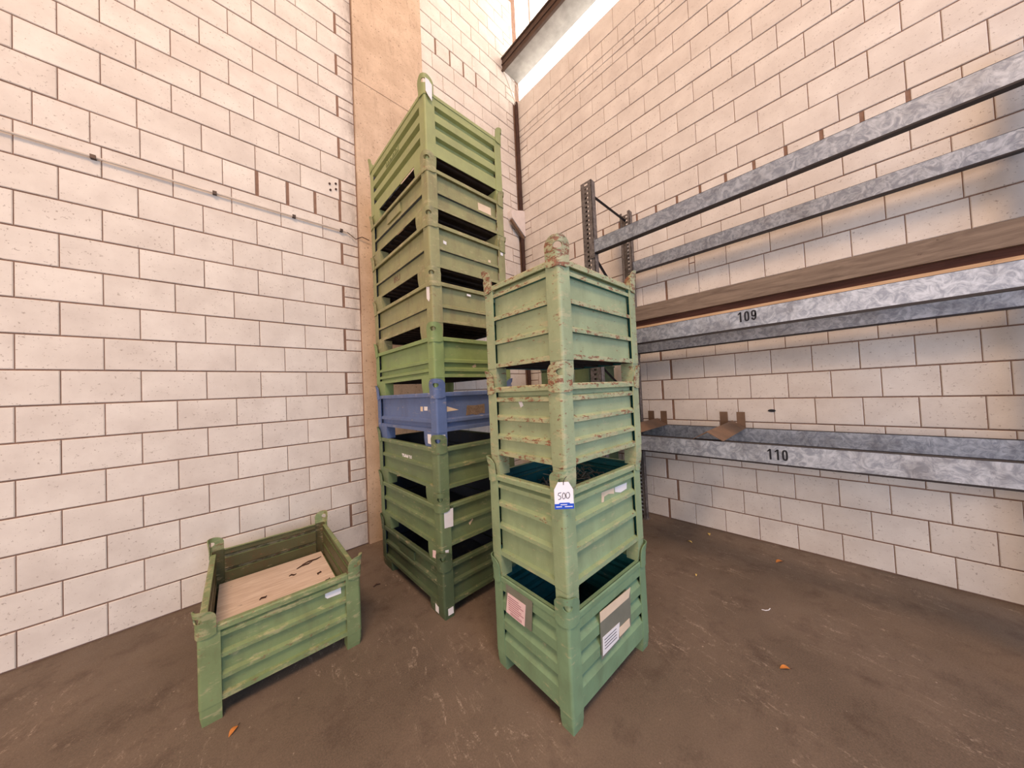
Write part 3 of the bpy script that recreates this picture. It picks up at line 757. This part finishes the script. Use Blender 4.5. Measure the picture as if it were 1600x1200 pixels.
for nm, zt in (('top', 3.293), ('mid', 2.245), ('low', 1.205)):
    for fr_ in (True, False):
        x0, x1 = (XF-.004, XF+.046) if fr_ else (XR-.05, XR)
        m = MB(); h_ = .135
        # boxed beam with a stepped inner edge
        m.box(x0, x1, YE+.004, PY0-.004, zt-h_, zt, .3); 
        b_ = RK(m).build('beam', MT['galv'], rk); beams[nm, fr_] = b_
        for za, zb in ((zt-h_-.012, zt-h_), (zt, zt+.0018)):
            m = MB(); m.box(x0-.001, x1, YE+.004, PY0-.004, za, zb); RK(m).build('beam_edge_shade', MT['darkbar'], b_)  # dark strips painting in the shadow and dirt along the beam edges
        for yy in (PY0, YE):
            m = MB(); xx = (XF-.010, XF+.0) if fr_ else (XR, XR+.006)
            sgn = 1 if yy == PY0 else -1
            m.box(xx[0], xx[1], min(yy, yy+sgn*.06)-.004, max(yy, yy+sgn*.06), zt-.19, zt+.02); RK(m).build('beam_connector', MT['galv_d'], b_)
def ribbon(mb, pts, wd, fn, closed=False, t=.0008):
    n = len(pts); L_, R_ = [], []
    for i in range(n):
        a = Vector(pts[(i-1) % n] if (closed or i) else pts[0]); b = Vector(pts[(i+1) % n] if (closed or i < n-1) else pts[-1])
        d = (b-a).normalized(); nn = Vector((-d.y, d.x)); p_ = Vector(pts[i]); L_.append(p_+nn*wd/2); R_.append(p_-nn*wd/2)
    vs = [fn(q, h_) for h_ in (0, t) for q in L_+R_]; fs = []
    for i in range(n if closed else n-1):
        k = (i+1) % n
        fs += [(2*n+i, 2*n+k, 3*n+k, 3*n+i), (i, n+i, n+k, k), (i, k, 2*n+k, 2*n+i), (n+i, 3*n+i, 3*n+k, n+k)]
    if not closed: fs += [(0, 2*n, 3*n, n), (n-1, 2*n-1, 4*n-1, 3*n-1)]
    mb.add(vs, fs)
def oval(cx, cy, rx, ry, n=20): return [(cx+rx*math.copysign(abs(math.cos(2*PI*i/n))**.7, math.cos(2*PI*i/n)), cy+ry*math.copysign(abs(math.sin(2*PI*i/n))**.7, math.sin(2*PI*i/n))) for i in range(n)]
def rack_text(body, y, z, parent):
    h, wd, st = .078, .033, .0115; x0 = -(len(body)-1)*.0215
    fn = lambda q, t: (XF-.0050-t+.63, y-q[0]+3.4, z+q[1])
    for i, ch in enumerate(body):
        c = x0+i*.043; m = MB(); e = h/2-st/2; r = wd/2-st/2
        if ch == '1': ribbon(m, [(c+.004, -h/2), (c+.004, h/2)], st, fn); ribbon(m, [(c-.012, e-.014), (c+.002, e+.002)], st*.75, fn)
        elif ch == '0': ribbon(m, oval(c, 0, r, e), st, fn, True)
        else:
            ribbon(m, oval(c, .014, r, e-.014), st, fn, True); ribbon(m, [(c+r, .016), (c+r, -.014), (c+r*.8, -e+.008), (c, -e), (c-r*.8, -e+.007), (c-r, -e+.016)], st, fn)
        m.build('painted_digit', MT['black'], parent)
rack_text('109', -3.374, 2.193, beams['mid', True]); rack_text('110', -3.50, 1.138, beams['low', True])
# things lying on the rack
o = MB().box(XF-.004, XF+.30, YE+.05, PY0-.05, 2.2475, 2.268).build('shelf_board', MT['strip']); tag(o, 'thin pale board lying on the front beam numbered 109', 'board')
o = MB().box(XF+.030, XF+.16, YE+.10, PY0-.10, 2.269, 2.325).build('gap_shade_batten', MT['timber_d']); tag(o, 'dark brown batten added as the shaded gap under the long grey timber on the rack', 'batten')  # added piece, coloured dark for the shaded gap below the timber
o = MB().box(XF+.002, XF+.15, YE+.07, PY0-.07, 2.326, 2.462).build('timber_beam', MT['timber']); tag(o, 'long grey squared timber lying on the rack above number 109', 'timber')
# roof-shaped cross supports between the lower beams
def cross_support(y0, label):
    o = empty('cross_support', (XF+.046, y0, 1.206)); tag(o, label, 'rack support', 'cross supports on the lower rack level')
    x1 = (XR-.02)-(XF+.046); hw2, pk = .115, .075; t = .004
    m = MB(); prof = [(-hw2, 0), (0, pk), (hw2, 0), (hw2-.006, 0), (0, pk-.008), (-hw2+.006, 0)]
    m.prism(prof, lambda p, q: (q, p[0], p[1]), -.03, x1, .4); m.build('folded_plate', MT['brownsteel'], o)
    for sg in (-1, 1):
        m = MB(); m.box(x1-.002, x1+.004, sg*.075-.036, sg*.075+.036, .0, .165); m.build('end_tab', MT['brownsteel'], o)
    return o
cross_support(-3.050, 'brown roof-shaped cross support on the lower rack beams left of number 110')
cross_support(-2.28, 'brown roof-shaped cross support at the left end of the lower rack beams')

# tall green steel cabinet behind the front stack
gc = empty('steel_cabinet', (-.50, -1.36, 0)); tag(gc, 'tall dark green steel cabinet standing by the right wall behind the front stack', 'cabinet')
MB().box(-.30, .30, -.39, .39, .06, 1.955, .3).build('body', MT['g_dark'], gc)
MB().box(-.31, .31, -.40, .40, 1.955, 1.975, .7).build('top', MT['g_dark'], gc)
for sg in (-1, 1):
    d_ = MB().box(-.318, -.301, min(sg*.008, sg*.38), max(sg*.008, sg*.38), .09, 1.93, .5).build('door', MT['g_moss'], gc)
    MB().box(-.335, -.319, sg*.05-.012, sg*.05+.012, .95, 1.07).build('handle', MT['steel'], d_)
for sx in (-1, 1):
    for sy in (-1, 1): MB().box(sx*.27-.025, sx*.27+.025, sy*.36-.025, sy*.36+.025, 0, .06).build('leg', MT['g_dark'], gc)

# ------------------------------------------------------------------ small litter on the floor
def leaf(x, y, rz_, l_, mat, label):
    m = MB(); n = 6; top = []; 
    for i in range(n+1):
        t = i/n; wd = l_*.22*math.sin(PI*min(1, t*1.02))**.8+.0005; z_l = .006+.010*math.sin(PI*t)
        top.append([(l_*(t-.5), -wd, z_l+wd*.25), (l_*(t-.5), 0, z_l), (l_*(t-.5), wd, z_l+wd*.25)])
    vs = [p for r in top for p in r]; vs += [(a, b, c-.0012) for a, b, c in vs]; N = 3*(n+1); fs = []
    for i in range(n):
        for j in range(2):
            a = i*3+j; fs += [(a, a+1, a+4, a+3), (N+a, N+a+3, N+a+4, N+a+1)]
        a = i*3; fs += [(a, a+3, N+a+3, N+a), (a+2, N+a+2, N+a+5, a+5)]
    fs += [(0, N, N+1, 1), (1, N+1, N+2, 2), (3*n, 3*n+1, N+3*n+1, N+3*n), (3*n+1, 3*n+2, N+3*n+2, N+3*n+1)]
    m.add(vs, fs); m.v = [(a, b, max(.0004, c-.0045)) for a, b, c in m.v]
    root = empty('fallen_leaf', (x, y, 0), rz_); tag(root, label, 'leaf', 'dry leaves on the floor')
    m.build('blade', mat, root, True); s = MB(); s.tube([(l_*.5, 0, .004), (l_*.62, .002, .002), (l_*.75, .004, .0016)], .0014, 5); s.build('stalk', MT['grit'], root)
leaf(-1.736, -3.536, -.9, .055, MT['leaf'], 'orange dry leaf on the floor at the lower right, nearest the camera')
leaf(-.368, -3.382, -.6, .075, MT['leaf'], 'orange dry leaf on the floor close to the right wall')
leaf(-.173, -2.768, .4, .06, MT['leaf2'], 'small yellow leaf at the foot of the right wall')
leaf(-.491, -2.667, 1.4, .05, MT['leaf2'], 'small yellow leaf on dark floor behind the front stack')
leaf(-4.08, -1.58, .8, .055, MT['leaf'], 'orange leaf on the floor in front of the low left crate')
leaf(-1.086, -2.893, .2, .03, MT['leaf2'], 'tiny pale leaf on the floor right of the front stack')
m = MB(); m.tube([(-.035, .005, .003), (-.015, -.006, .003), (.01, -.006, .003), (.035, .008, .003)], .0025, 6); o = m.build('string_scrap', MT['white']); o.location = (-1.212, -3.39, 0); o.rotation_euler = (0, 0, -.7)
tag(o, 'short white string scrap on the floor right of the front stack', 'string')
m = MB(); m.tube([(-.03, 0, .006), (0, .012, .008), (.03, 0, .006)], [.004, .008, .003], 6); o = m.build('debris', MT['grit']); o.location = (-3.10, -.88, 0)
tag(o, 'dark crumb of debris on the floor between low crate and tall stack', 'debris')
